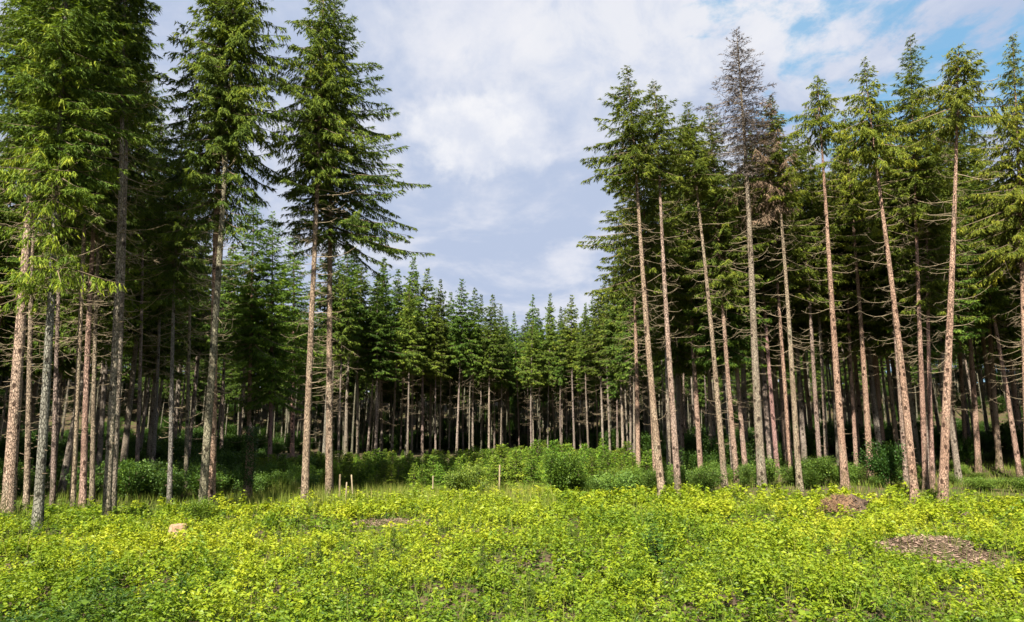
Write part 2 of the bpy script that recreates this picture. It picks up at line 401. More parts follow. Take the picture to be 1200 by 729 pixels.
def deadwood_mesh(seed, path, z0, z1, k, lo=.5, hi=1.7, rad=.013, mat=None):
    r = np.random.default_rng(seed); acc = Acc()
    L, C = dead_branch_arrays(r, k, lo, hi); a = r.uniform(0, 6.28, k); z = r.uniform(z0, z1, k)
    ca, sa = np.cos(a)[:, None], np.sin(a)[:, None]
    W = np.stack([C[..., 0] * ca - C[..., 1] * sa, C[..., 0] * sa + C[..., 1] * ca, C[..., 2]], -1) + path(z)[:, None]
    acc.tubes(W, np.linspace(rad, rad * .4, 8)[None] * np.ones((k, 1)), 3, mat=0)
    nt = k * 4; b = r.integers(0, k, nt); j = r.integers(2, 8, nt); P = W[b, j]
    d = unit(W[b, 7] - W[b, 0]) * .6 + r.normal(0, .45, (nt, 3)) - UP * .25
    l = r.uniform(.12, .5, nt)[:, None]
    acc.tubes(np.stack([P, P + unit(d) * l], 1), np.tile([rad * .45, rad * .2], (nt, 1)), 3, mat=0)
    return acc.mesh("deadwood", [mat or M_DEADW])

# ------------------------------------------------------------------ the trees one can tell apart
# (base u, base v, depth, top u, top v, trunk px, crown base v, crown radius, asym azimuth deg, asym, style, label)
#  style: g green, y olive/brownish drooping, d dead top, h half dead
TREES = [
 # left stand
 (10, 600, 26.5, 62, -150, 17, 215, 1.9, 0, .1, "g", "stout spruce with patchy sunlit red-brown trunk, outermost of the left stand"),
 (44, 615, 22.0, 84, -210, 13, 215, 1.9, 0, .1, "b", "pale grey spruce trunk with bright green low boughs hanging down its stem"),
 (32, 592, 29.5, 60, -120, 8, 240, 1.9, 0, 0, "g", "thin dark spruce close behind the stout red-brown trunk"),
 (85, 598, 29.0, 112, -110, 8, 225, 1.9, 0, 0, "g", "slender brown spruce leaning slightly beside a matching trunk in the left stand"),
 (97, 596, 30.5, 122, -90, 9, 215, 1.9, 0, 0, "g", "warm brown spruce just right of a thinner leaning trunk, left stand"),
 (125, 606, 24.5, 150, -160, 11, 130, 1.35, 180, .3, "g", "grey spruce with black knots, thicker of the close pair in the left stand"),
 (132, 602, 25.6, 152, -130, 9, 150, 1.25, 180, .3, "g", "thinner knotty spruce touching the thicker grey trunk of its pair"),
 (199, 584, 33.5, 214, 125, 7, 270, 1.7, 0, 0, "g", "lone slim grey spruce between the knotty pair and the crossed pair"),
 (237, 597, 28.0, 281, -130, 12, 175, 1.9, 0, .15, "y", "pale spruce with tall full crown, front trunk of the crossed pair"),
 (247, 600, 28.8, 268, -90, 13, 235, 1.9, 0, .1, "g", "browner spruce trunk crossing close behind the pale one of its pair"),
 (357, 590, 31.5, 378, -45, 11, 205, 2.0, 180, .15, "y", "reddish spruce with long bare dead branches at the clearing's left corner"),
 (386, 580, 34.0, 394, -12, 11, 285, 4.0, 0, .35, "g", "brown spruce with wide conical crown reaching out over the clearing"),
 (62, 592, 31.0, 84, -40, 7, 240, 1.6, 0, 0, "g", "thin brown spruce between the pale grey trunk and the leaning brown pair"),
 (108, 592, 31.5, 128, -20, 7, 235, 1.5, 0, 0, "g", "thin dim spruce just behind the knotty grey pair"),
 (160, 574, 38.0, 172, 60, 6, 260, 1.6, 180, .2, "g", "slender shaded spruce next past the knotty grey pair"),
 (179, 570, 41.0, 190, 130, 6, 270, 1.6, 0, 0, "g", "slender shaded spruce midway to the lone slim grey one"),
 (218, 570, 40.0, 228, 130, 6, 270, 1.6, 0, 0, "g", "slender shaded spruce between the lone slim grey one and the crossed pair"),
 # medium trees of the left edge
 (316, 560, 50.0, 318, 247, 7, 470, 2.7, -60, .2, "c", "full green spruce clothed almost to the ground behind the left stand"),
 (290, 560, 49.0, 296, 225, 7, 420, 2.4, -60, .2, "c", "leaning spruce with mid green crown beside the fully clothed one"),
 (342, 556, 57.0, 343, 268, 7, 440, 2.5, -60, .2, "c", "mid green spruce seen between the reddish trunk and the fully clothed one"),
 # right stand
 (748, 552, 45.0, 738, 150, 7, 345, 2.5, 180, .3, "g", "spruce with long drooping boughs at the clearing corner of the right stand"),
 (776, 580, 33.5, 735, 75, 11, 205, 2.1, 180, .2, "g", "pale leaning spruce with tall dark crown, first of the right stand"),
 (795, 580, 34.0, 768, 92, 10, 200, 2.2, 0, .0, "g", "second tall pale spruce beside the first leaning one, right stand"),
 (850, 574, 36.0, 806, 118, 9, 225, 2.0, 0, .0, "g", "slim spruce leaning left beneath the dead grey top"),
 (864, 566, 38.0, 831, 120, 8, 215, 2.0, 0, .0, "g", "thin spruce between a leaning one and the dead-topped one"),
 (893, 567, 35.0, 865, 30, 13, 205, 1.8, 0, .0, "d", "tall dead spruce with bare grey-brown crown rising above the right stand"),
 (937, 570, 36.0, 900, 118, 9, 230, 2.1, 0, .0, "h", "half dead spruce with rusty brown needles on one side of its crown"),
 (990, 562, 36.5, 954, 92, 11, 165, 1.9, 0, .0, "y", "straight pinkish spruce with small tufted top standing by the root mound"),
 (962, 560, 41.0, 934, 150, 7, 270, 2.3, 0, .0, "g", "thin greyish spruce behind and between two straight pink trunks"),
 (1020, 560, 40.0, 988, 130, 9, 250, 2.4, 0, .0, "y", "spruce trunk rising out of the dark leafy elder bush"),
 (1072, 580, 33.0, 1012, 70, 11, 185, 2.2, 0, .0, "y", "strongly leaning pink spruce with olive crown"),
 (1085, 574, 36.0, 1068, 40, 8, 250, 2.6, 0, .0, "g", "dark full-crowned spruce just behind the straight thick pale trunk"),
 (1103, 588, 30.0, 1119, 55, 13, 150, 2.4, 0, .0, "o", "thick pale spruce leaning outward with drooping brownish green curtains of twigs"),
 (1146, 545, 43.0, 1118, 120, 8, 330, 2.6, 0, .0, "g", "bare-stemmed spruce on the grassy rise, nearer the leaning pink trunks"),
 (1171, 545, 44.0, 1142, 150, 8, 340, 2.6, 0, .0, "g", "bare-stemmed spruce on the grassy rise, farther from the leaning pink trunks"),
 (769, 566, 38.0, 752, 150, 7, 250, 1.9, 0, 0, "g", "thin spruce close behind the first pale leaning one"),
 (784, 552, 42.0, 770, 160, 7, 270, 1.9, 0, 0, "g", "thin reddish spruce seen between the two tall pale ones"),
 (801, 542, 50.0, 790, 170, 6, 290, 2.1, 0, 0, "g", "slender grey spruce just past the second tall pale one"),
 (821, 548, 43.0, 800, 135, 8, 270, 2.0, 0, 0, "g", "brown spruce midway between the pale pair and the slim left-leaning one"),
 (833, 545, 46.0, 822, 160, 6, 290, 2.0, 0, 0, "g", "slender spruce with a twin stem before the slim left-leaning one"),
 (912, 562, 41.0, 880, 150, 7, 270, 2.0, 0, 0, "g", "thin leaning spruce just past the tall dead one"),
 (928, 566, 39.5, 902, 150, 7, 275, 1.9, 0, 0, "g", "thin spruce close beside the half dead one"),
 (969, 558, 43.0, 946, 160, 6, 290, 2.0, 0, 0, "g", "slender spruce behind the straight pinkish one by the root mound"),
 (1004, 557, 43.5, 985, 150, 6, 290, 2.1, 0, 0, "g", "slender spruce between the root mound and the elder bush"),
 (1062, 570, 38.0, 1030, 120, 7, 270, 2.0, 0, 0, "g", "thin spruce close behind the strongly leaning pink one"),
 (1093, 572, 37.0, 1085, 130, 7, 280, 2.0, 0, 0, "g", "thin spruce squeezed behind the thick outward-leaning trunk"),
 (1122, 548, 46.0, 1096, 150, 6, 300, 2.2, 0, 0, "g", "thin grey spruce at the near side of the grassy rise"),
 (1133, 548, 47.5, 1110, 160, 6, 310, 2.2, 0, 0, "g", "second thin grey spruce at the near side of the grassy rise"),
 (1204, 562, 36.0, 1188, 38, 10, 300, 3.0, 180, .1, "o", "tall drooping olive spruce closing the right stand beyond the grassy rise"),
]
GREEN = dict(g=(1, 1, 1), b=(1.05, 1.1, .9), y=(1.15, 1.1, .9), o=(1.15, 1.05, .95), c=(1.25, 1.4, 1.1), h=(1.05, 1.0, .9), d=(1, 1, 1))
SHARED = (62, 108, 160, 179, 218, 32, 85, 97, 199, 247, 864, 962, 1146, 1171, 769, 784, 801, 821, 833, 912, 928, 969, 1004, 1062, 1093, 1122, 1133)
_sc = {}
def shared_crown(k):
    if k not in _sc:
        acc = Acc(); p = lambda z: np.stack([0 * z, 0 * z, z], -1)
        crown_data(acc, 350 + k, 21, 21 * (.46, .5, .56)[k], 2.4, p, power=.92, hang=.45, twig_sp=.12, gaps=.08); leader(acc, p, 21)
        _sc[k] = (acc.mesh("crown", [M_NEEDLE, M_TWIG]), 21.0)
    return _sc[k]
placed = []                     # (x, y) of every tree, for spacing
def make_front(i, row):
    ub, vb, D, ut, vt, wpx, vc, R, aza, asym, style, label = row
    rng = np.random.default_rng(100 + i)
    b = at_depth(ub, vb, D); b[2] = terrain(b[0], D); placed.append((b[0], b[1]))
    t = at_depth(ut, vt, D); H = t[2] - b[2]; zb = at_depth(ub, vc, D)[2] - b[2]
    dia = wpx / F * D * .80
    path = bent_path(H, (t[0] - b[0], rng.uniform(-.4, .4)), 200 + i, .10 if style != "c" else .05)
    root = link("spruce_tree", None, loc=b); root.empty_display_size = .3
    tag(root, label, "tree", "spruces at the edge of the clearing")
    grey = ub < 240 and ub not in (10, 85, 97)
    tk = link("trunk", trunk_mesh("trunk", H, dia, path, 300 + i, M_BARKG if grey else M_BARK, stubs=90 if D < 40 else 40, stub_hi=max(zb + 2, 3)), root)
    tk.color = (*(1 + rng.normal(0, .05, 3) + rng.uniform(-.12, .08)), 1)
    if style in "oy" and ub > 700: tk.color = (1.08, 1.0, .96, 1)
    kw = dict(asym=(math.radians(aza), asym))
    mats = [M_NEEDLE, M_TWIG]
    acc = Acc()
    if style == "d":
        kw.update(power=.8, step=.29, nb=6, hang=.10, width=.030, nshoot=7, shoot=(.12, .30), twig_sp=.13, droop=.8, jit=.25)
        mats = [M_DEADN, M_TWIG]
    elif style in "oy":
        kw.update(power=.92, full=.95 if ub > 700 else .6, hang=.75, droop=1.3, twig_sp=.10, jit=.30, bright=.05, gaps=.10)
    elif style == "c":
        kw.update(power=.8, hang=.35, twig_sp=.12, step=.34, width=.060, shoot=(.16, .34), base_taper=.1, full=.8, nshoot=9)
    else:
        kw.update(power=.92, full=.9 if ub > 700 else .6, hang=.42, twig_sp=.105, gaps=.08)
    if ub == 386: kw.update(power=.95, jit=.2, base_taper=.15, full=1.0)
    if ub in SHARED:                                  # tall thin neighbours share crown meshes
        me, H0 = shared_crown(i % 3)
        cr = link("crown", me, root, color=GREEN[style]); f = H / H0; g = f * R / 2.4
        cr.scale = (g, g, f); cr.rotation_euler = (0, math.atan2(t[0] - b[0], H), 0); cr.rotation_mode = "XYZ"
    else:
        crown_data(acc, 400 + i, H, zb, R, path, **kw)
        leader(acc, path, H)
        cr = link("crown", acc.mesh("crown", mats), root, color=GREEN[style])
    if style == "d":
        cr["label"] = "bare grey-brown dead crown"
    elif ub > 700: cr.color = (cr.color[0] * 1.22, cr.color[1] * 1.06, cr.color[2] * .9, 1)
    if style == "h":                                  # rusty dead boughs on one side
        acc = Acc()
        crown_data(acc, 777, H * .97, zb - .8, R * .72, path, power=.6, hang=.8, twig_sp=.15, asym=(math.radians(190), .75), width=.035, step=.4)
        cd = link("dead_foliage", acc.mesh("dead_foliage", [M_DEADN, M_TWIG]), root, color=(1.25, 1.05, .8))
        cd["label"] = "rusty brown dead needles"
    if style == "b":                                  # bright epicormic boughs low on the stem
        for zz, az in ((zb + 1.6, -1.3), (zb + .6, -2.0), (zb - .2, -1.0), (zb - 1.5, -1.6), (zb - 2.6, -.6), (zb - 3.4, -1.9), (zb + 3.6, -1.4), (zb + 5.2, -.9)):
            acc = Acc(); sp = path(np.array([zz]))[0]
            crown_data(acc, int(zz * 100) + 5, 1.0, .25, .95, lambda z: np.stack([0 * z, 0 * z, z], -1), hang=1.1, nb=4, step=.28, twig_sp=.12, width=.036, bright=.26, droop=1.5, asym=(az, .6))
            bo = link("hanging_bough", acc.mesh("hanging_bough", [M_NEEDLE, M_TWIG]), root, loc=sp + np.array([math.cos(az), math.sin(az), 0]) * .35 - UP * .8, color=(1.1, 1.15, .8))
            bo["label"] = "bright yellow-green hanging bough"
    # dead branches on the bare stem
    nd = (18 if D < 37 else 7) if style != "c" else 6
    if ub == 357: nd = 44
    if style == "o": nd = 26
    for k in range(nd):
        z = rng.uniform(max(1.5, zb * .22), zb + (.6 if style not in "od" else 2.5)) if ub != 357 else rng.uniform(2.2, zb)
        a = rng.uniform(0, 6.28) if ub != 357 else rng.normal(-.15, .9)
        o = link("dead_branch", DEADM[rng.integers(len(DEADM))], tk, loc=path(np.array([z]))[0] + np.array([math.cos(a), math.sin(a), 0]) * dia * .2)
        o.rotation_euler = (0, rng.uniform(-.25, .2), a)
        f = rng.uniform(.4, 1.05) * (1.25 if ub == 357 or style == "o" else 1) * (.6 + .4 * z / zb); o.scale = (f, f, f)
    dw = link("deadwood", deadwood_mesh(600 + i, path, zb * .45, zb + 2.0, 46 if D < 37 else 30), root)
    dw["kind"] = "stuff"
    return root
for i, row in enumerate(TREES): make_front(i, row)

# ------------------------------------------------------------------ the stands behind them: copies of a few spruces
def make_proto(i, H, zbf, R, dia, far=False, grey=True, dense=1.0):
    path = bent_path(H, (np.random.default_rng(i).uniform(-.5, .5), np.random.default_rng(i + 1).uniform(-.4, .4)), 50 + i, .14)
    tr = trunk_mesh("trunk", H, dia, path, 70 + i, M_BARKG if grey else M_BARK, sides=8, segs=14, stubs=20)
    acc = Acc()
    if far: crown_data(acc, 80 + i, H, H * zbf, R, path, power=.9, step=.36, nb=6, twig_sp=.15 / dense, shoot=(.20, .42), width=.10, nshoot=8, hang=.45, jit=.3, full=.8, bright=-.02, gaps=.06)
    else: crown_data(acc, 80 + i, H, H * zbf, R, path, power=.85, step=.36, nb=6, twig_sp=.12 / dense, shoot=(.18, .38), width=.085, nshoot=8, hang=.5, jit=.25, full=.5)
    leader(acc, path, H)
    cr = acc.mesh("crown", [M_NEEDLE, M_TWIG])
    dw = deadwood_mesh(90 + i, path, H * .2, H * zbf + 1, 34, .6, 1.8, .012)
    return tr, cr, dw
NEARP = [make_proto(i, 21, z, r, .40, grey=i % 2 == 0) for i, (z, r) in enumerate([(.42, 2.6), (.48, 2.4), (.38, 2.8), (.52, 2.3), (.45, 2.6)])]
FARP = [make_proto(20 + i, 20, z, r, .28, far=True) for i, (z, r) in enumerate([(.52, 1.9), (.56, 1.75), (.49, 2.1), (.54, 1.85), (.42, 2.1)])]

def place(proto, x, y, H, H0, rng, label, group, tint=None):
    root = link("spruce_tree", None, loc=(x, y, terrain(x, y))); root.empty_display_size = .3
    if x < -8 and y < 60: H = min(H, (HOR - 118) / F * y + CAMZ - float(terrain(x, y)))
    root.rotation_euler = (rng.normal(0, .012), rng.normal(0, .012), rng.uniform(0, 6.28))
    f = H / H0; root.scale = (f * (rng.uniform(.72, 1.25) if y > 60 else rng.uniform(.85, 1.15)),) * 2 + (f,)
    tag(root, label, "tree", group)
    g = 1 + rng.normal(0, .10)
    tr, cr, dw = proto
    o = link("trunk", tr, root, color=np.clip((1.1 if y > 60 else 1.05) + rng.normal(0, .10) + rng.normal(0, .03, 3), .6, 1.3))
    c = link("crown", cr, root, color=tint if tint is not None else (g * rng.uniform(.85, 1.2), g, g * rng.uniform(.8, 1.1)))
    d = link("deadwood", dw, root); d["kind"] = "stuff"
    placed.append((x, y)); return root

def inside(p, poly):
    x, y = p; c = False; j = len(poly) - 1
    for i in range(len(poly)):
        xi, yi = poly[i]; xj, yj = poly[j]
        if (yi > y) != (yj > y) and x < (xj - xi) * (y - yi) / (yj - yi) + xi: c = not c
        j = i
    return c
def scatter(poly, gap, n, seed):
    r = random.Random(seed); xs = [p[0] for p in poly]; ys = [p[1] for p in poly]; out = []
    for _ in range(n * 60):
        p = (r.uniform(min(xs), max(xs)), r.uniform(min(ys), max(ys)))
        if inside(p, poly) and all((p[0] - a) ** 2 + (p[1] - b) ** 2 > gap * gap for a, b in placed + out): out.append(p)
        if len(out) >= n: break
    return out
rng = np.random.default_rng(5)
LEFT = [(-42, 30), (-23, 27.5), (-17, 31), (-13.5, 35), (-18.5, 40), (-24.5, 52), (-26, 64), (-26, 78), (-62, 78), (-58, 45)]
for k, (x, y) in enumerate(scatter(LEFT, 2.9, 82, 11)):
    place(NEARP[k % 5] if y < 48 else FARP[k % 4], x, y, rng.uniform(18.5, 22.5), 21 if y < 48 else 20, rng,
          "slim spruce deep in the dark left stand behind its front trunks", "spruces inside the left stand")
RIGHT = [(10.5, 40), (14, 39.5), (22, 40), (33, 43), (36, 39), (46, 40), (62, 66), (62, 80), (11, 80), (10.5, 60)]
for k, (x, y) in enumerate(scatter([(10.5, 39), (36, 38.5), (40, 50), (10.5, 50)], 1.7, 26, 14) + scatter(RIGHT, 2.9, 84, 15)):
    near = y < 54
    place(NEARP[(k + 2) % 5] if near else FARP[k % 4], x, y, rng.uniform(18.5, 21.5), 21 if near else 20, rng,
          "slim spruce deep in the shaded right stand behind its front trunks", "spruces inside the right stand")
# far wall of the clearing, its tops as the skyline runs
SKY = [(392, 292, 68), (408, 286, 70), (428, 312, 74), (448, 300, 76), (466, 316, 80), (482, 297, 78), (500, 318, 80), (519, 321, 83), (538, 331, 82), (556, 338, 86), (574, 340, 84),
       (590, 352, 90), (608, 356, 92), (624, 345, 86), (640, 344, 88), (656, 352, 90), (670, 350, 86), (686, 339, 84), (702, 344, 80), (718, 330, 76), (730, 322, 70), (742, 310, 66)]
SKY += [(u + 8 + (k * 7) % 5 - 2, v + 10 + (k * 5) % 14, D + 5 + (k * 3) % 5) for k, (u, v, D) in enumerate(SKY)]
SKY += [(u - 5 + (k * 11) % 7, v + 22 + (k * 5) % 14, D - 3) for k, (u, v, D) in enumerate(SKY[:22]) if k % 2]
for k, (u, v, D) in enumerate(SKY):
    p = at_depth(u, v + rng.normal(0, 5), D); x = p[0]
    place(FARP[(k * 3 + k // 5) % 5], x, D, p[2] - float(terrain(x, D)), 20, rng,
          "tall straight spruce with grey trunk in the far forest wall", "spruces of the far forest wall", (lambda g, q: (g * q, g * 1.15, g))(rng.uniform(.6, 1.15), rng.uniform(.95, 1.3)))
BACK = [(-26, 78), (-10, 87), (10, 92), (16, 82), (24, 82), (24, 104), (-34, 104)]
back_pts = scatter(BACK, 2.2, 95, 13)          # too deep to tell apart: they join the mass of the distant wood
# the forest edge goes on beyond the frame on the left
for k, (x, y) in enumerate([(-29, 14.5), (-33, 20), (-27, 23.5), (-21, 13), (-24.5, 10.5)]):
    place(NEARP[k % 5], x, y, 21, 21, rng, "spruce of the forest edge that runs on past the stout red-brown trunk", "spruces of the near left edge")
# the deep wood that closes the view between the trunks: one uncountable mass
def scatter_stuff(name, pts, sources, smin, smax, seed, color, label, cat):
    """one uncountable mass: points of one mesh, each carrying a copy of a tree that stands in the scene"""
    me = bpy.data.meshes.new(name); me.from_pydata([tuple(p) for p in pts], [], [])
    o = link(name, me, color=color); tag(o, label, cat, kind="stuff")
    ng = bpy.data.node_groups.new(name, "GeometryNodeTree")
    ng.interface.new_socket("Geometry", in_out="INPUT", socket_type="NodeSocketGeometry")
    ng.interface.new_socket("Geometry", in_out="OUTPUT", socket_type="NodeSocketGeometry")
    nd, lk = ng.nodes, ng.links
    gi, go = nd.new("NodeGroupInput"), nd.new("NodeGroupOutput")
    geos = []
    for objs in sources:
        jn = nd.new("GeometryNodeJoinGeometry")
        for ob in objs:
            oi = nd.new("GeometryNodeObjectInfo"); oi.transform_space = "ORIGINAL"; oi.inputs["Object"].default_value = ob
            lk.new(oi.outputs["Geometry"], jn.inputs[0])
        g2 = nd.new("GeometryNodeGeometryToInstance"); lk.new(jn.outputs[0], g2.inputs[0]); geos.append(g2)
    ja = nd.new("GeometryNodeJoinGeometry")
    for g in geos: lk.new(g.outputs[0], ja.inputs[0])
    ip = nd.new("GeometryNodeInstanceOnPoints"); lk.new(gi.outputs[0], ip.inputs["Points"]); lk.new(ja.outputs[0], ip.inputs["Instance"])
    ip.inputs["Pick Instance"].default_value = True
    rr = nd.new("FunctionNodeRandomValue"); rr.data_type = "FLOAT_VECTOR"; rr.inputs[0].default_value = (0, 0, 0); rr.inputs[1].default_value = (.03, .03, 6.28); rr.inputs["Seed"].default_value = seed
    lk.new(rr.outputs[0], ip.inputs["Rotation"])
    rs = nd.new("FunctionNodeRandomValue"); rs.data_type = "FLOAT"; rs.inputs[2].default_value = smin; rs.inputs[3].default_value = smax; rs.inputs["Seed"].default_value = seed + 1
    lk.new(rs.outputs[1], ip.inputs["Scale"]); lk.new(ip.outputs[0], go.inputs[0])
    m = o.modifiers.new("scatter", "NODES"); m.node_group = ng
    return o
r = np.random.default_rng(77); pts = []
for x in np.arange(-120, 121, 2.9):
    for y in np.arange(105, 135, 3.3): pts.append((x + r.uniform(-1.2, 1.2), y + r.uniform(-1.4, 1.4)))
for y in np.arange(34, 105, 3.0):
    for x in np.arange(0, 34, 3.3):
        for sg in (-1, 1): pts.append((sg * (58 + x + max(0, y - 50) * .35) + r.uniform(-1.2, 1.2), y + r.uniform(-1.2, 1.2)))
pts = [(x, y, float(terrain(x, y))) for x, y in pts + back_pts]
SRC = []
for tr, cr, dw_ in FARP[:4] + [FARP[4]]:
    a = [o for o in bpy.data.objects if o.data == tr][0]; b = [o for o in bpy.data.objects if o.data == cr][0]; SRC.append((a, b))
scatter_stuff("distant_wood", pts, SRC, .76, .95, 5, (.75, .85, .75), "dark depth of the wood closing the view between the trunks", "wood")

# ------------------------------------------------------------------ young spruces and leafy shrubs
def young_proto(seed, H, R):
    acc = Acc(); path = bent_path(H, (0, 0), seed, .03)
    crown_data(acc, seed, H, .08, R, path, power=.8, full=.9, step=.12, nb=6, twig_sp=.085, shoot=(.12, .24), width=.055, nshoot=8, hang=.05, jit=.2, base_taper=.1, bright=.16)
    st = Acc(); z = np.linspace(-.15, H * .97, 6); st.tubes(path(z)[None], np.linspace(.035, .006, 6)[None], 5)
    return st.mesh("stem", [M_TWIG]), acc.mesh("crown", [M_NEEDLE, M_TWIG])
YOUNG = [young_proto(510 + i, 2.2, r) for i, r in enumerate((.85, .75, .95, .8))]
def young(x, y, H, rng, label, group, color, width=1.0, name="young_spruce"):
    root = link(name, None, loc=(x, y, terrain(x, y))); f = H / 2.2
    root.scale = (f * width, f * width, f); root.rotation_euler = (0, 0, rng.uniform(0, 6.28)); root.empty_display_size = .2
    tag(root, label, "young tree", group)
    s, c = YOUNG[rng.integers(len(YOUNG))]
    link("trunk", s, root); link("crown", c, root, color=color)
THICKET = [(-17.5, 46), (-11, 41.5), (-3, 40), (2.5, 39.5), (8.8, 39.5), (9.6, 49), (-2, 50), (-21, 56)]
tp = scatter(THICKET, 1.0, 190, 21)
tp += scatter([(-21, 56), (-2, 50), (9.6, 49), (9.5, 80), (-19, 76)], 1.7, 105, 22)
for (x, y) in tp:
    top = 533 - 9 * float(sstep(-7, 0, x)) + 10 * float(sstep(48, 41, y)) + rng.normal(0, 4)
    H = float(np.clip(CAMZ - (top - HOR) / F * y - terrain(x, y), .8, 3.0)); g = rng.uniform(.8, 1.4)
    young(x, y, H, rng, "bushy young spruce in the dense thicket across the middle of the clearing", "young spruces of the thicket",
          (g * rng.uniform(.8, 1.1), g * 1.1, g * .85), rng.uniform(.85, 1.15))

def shrub_proto(seed, nl=5200, lsize=(.04, .085)):
    r = np.random.default_rng(seed); acc = Acc(); st = Acc()
    nc = 9; a = r.uniform(0, 6.28, nc); tilt = r.uniform(.15, .8, nc); L = r.uniform(.7, 1.15, nc)
    tip = np.stack([np.cos(a) * np.sin(tilt) * L, np.sin(a) * np.sin(tilt) * L, np.cos(tilt) * L], -1)
    s = np.linspace(0, 1, 6)[None, :, None]
    C = tip[:, None] * s + UP * (.12 * np.sin(np.pi * s)); C[:, 0, 2] -= .1
    st.tubes(C, np.linspace(.016, .004, 6)[None] * np.ones((nc, 1)), 4)
    b = r.integers(0, nc, nl); q = r.uniform(.22, 1.05, nl)
    P = tip[b] * q[:, None] + UP * (.12 * np.sin(np.pi * q))[:, None] + r.normal(0, .13, (nl, 3)) * np.array([1, 1, .7])
    P[:, 2] = np.maximum(P[:, 2], .05)
    D = unit(unit(P * [1, 1, .3]) + r.normal(0, .6, (nl, 3)) - UP * .15)
    l = r.uniform(*lsize, nl)
    acc.kites(P, D, l, l * .62, unit(UP + r.normal(0, .45, (nl, 3))), np.clip(r.normal(.5, .2, nl), 0, 1), fold=.12)
    return st.mesh("stem", [M_TWIG]), acc.mesh("foliage", [M_SHRUB])
SHRUB = [shrub_proto(530 + i) for i in range(4)]
def shrub(x, y, H, W, rng, label, group, color):
    root = link("shrub", None, loc=(x, y, terrain(x, y))); root.scale = (W * rng.uniform(.8, 1.25), W * rng.uniform(.8, 1.25), H); root.rotation_euler = (rng.normal(0, .12), rng.normal(0, .12), rng.uniform(0, 6.28))
    tag(root, label, "shrub", group); root.empty_display_size = .2
    s, c = SHRUB[rng.integers(len(SHRUB))]; link("stem", s, root); link("foliage", c, root, color=color)
for (x, y) in scatter([(-26, 33), (-16, 33.5), (-10, 38), (-12, 46), (-20, 46), (-30, 40)], 1.1, 42, 31):
    g = rng.uniform(.8, 1.5); h = rng.uniform(.9, 1.7)
    shrub(x, y, h, h * rng.uniform(.8, 1.1), rng, "leafy green shrub in the shade under the left stand", "shrubs under the left stand", (g, g * 1.1, g))
for (x, y) in scatter([(4, 35.5), (9, 35), (20, 37.5), (20, 41), (10, 44), (4, 40)], 1.0, 44, 32):
    g = rng.uniform(.9, 1.7); h = rng.uniform(.6, 1.25)
    shrub(x, y, h, h * rng.uniform(.9, 1.3), rng, "low green shrub around the trunk feet of the right stand", "shrubs under the right stand", (g * 1.1, g * 1.1, g))
for (x, y) in scatter([(21, 36), (27, 33), (36, 36), (44, 42), (40, 50), (24, 46)], 1.5, 46, 33):
    g = rng.uniform(.9, 1.5); h = rng.uniform(.4, .8)
    shrub(x, y, h, h * 1.6, rng, "low leafy shrub on the grassy rise beyond the thick pale trunk", "shrubs on the grassy rise", (g * 1.2, g * 1.15, g))
r = np.random.default_rng(78); pts = []
for _ in range(2600):
    y = r.uniform(44, 150); x = r.uniform(-110, 110)
    if inside((x, y), [(-17, 44), (10.5, 44), (12, 96), (-26, 90), (-24, 68)]): continue
    pts.append((x, y, float(terrain(x, y))))
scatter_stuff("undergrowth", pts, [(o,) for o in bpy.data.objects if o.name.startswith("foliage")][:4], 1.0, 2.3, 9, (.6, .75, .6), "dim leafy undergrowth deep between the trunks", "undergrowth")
p = at_depth(1042, 575, 37.5); shrub(p[0], 37.5, 2.1, 1.75, rng, "large dark leafy bush between the pink trunks behind the root mound", None, (.62, .85, .9))
p = at_depth(232, 606, 25.5); shrub(p[0], 25.5, .75, .95, rng, "rounded bright green bush at the foot of the crossed trunk pair", None, (1.9, 1.75, 1.0))
p = at_depth(550, 575, 36); shrub(p[0], 36, 1.35, 1.5, rng, "pale yellow-green bush standing before the young spruce thicket", None, (1.6, 1.4, 1.0))
p = at_depth(660, 575, 39); shrub(p[0], 39, 1.9, 1.8, rng, "light green leafy bush at the thicket's clearing side", None, (1.2, 1.25, .9))
p = at_depth(735, 575, 36.5); shrub(p[0], 36.5, 1.3, 1.6, rng, "bright rounded bush before the first leaning spruce", None, (2.0, 1.7, 1.0))

# ------------------------------------------------------------------ ground cover
def vnoise(x, y, seed):
    r = np.random.default_rng(seed); g = r.random((64, 64))
    xi, yi = np.floor(x).astype(int), np.floor(y).astype(int); fx, fy = x - xi, y - yi
    fx, fy = fx * fx * (3 - 2 * fx), fy * fy * (3 - 2 * fy); G = lambda a, b: g[a % 64, b % 64]
    return (G(xi, yi) * (1 - fx) + G(xi + 1, yi) * fx) * (1 - fy) + (G(xi, yi + 1) * (1 - fx) + G(xi + 1, yi + 1) * fx) * fy
def bare(x, y):
    """1 where bark litter lies bare of plants"""
    n = vnoise(x * 1.3 + 9, y * 1.3 + 3, 4) - .5
    a = ((x - 10.7) / 1.3) ** 2 + ((y - 18.0) / 1.7) ** 2 + n * 1.6
    b = ((x + 3.9) / 1.9) ** 2 + ((y - 24.9) / .8) ** 2 + n * 1.2
    c = ((x + 7.4) / 1.8) ** 2 + ((y - 24.3) / .55) ** 2 + n * 1.2
    d = ((x - 17.2) / .8) ** 2 + ((y - 27.0) / .6) ** 2 + n
    f = vnoise(x * 4.1, y * 4.1, 24) - .5
    return (np.minimum(np.minimum(a, b), np.minimum(c, d)) + f * .9 < 1)
def edge_y(x):   # where the bright brambles stop: before the stands
    return np.interp(x, [-40, -22, -16, -9, -5, 3, 8, 20, 24, 40], [20, 24.5, 28.5, 31, 35.5, 38, 35, 33.5, 30.5, 31])

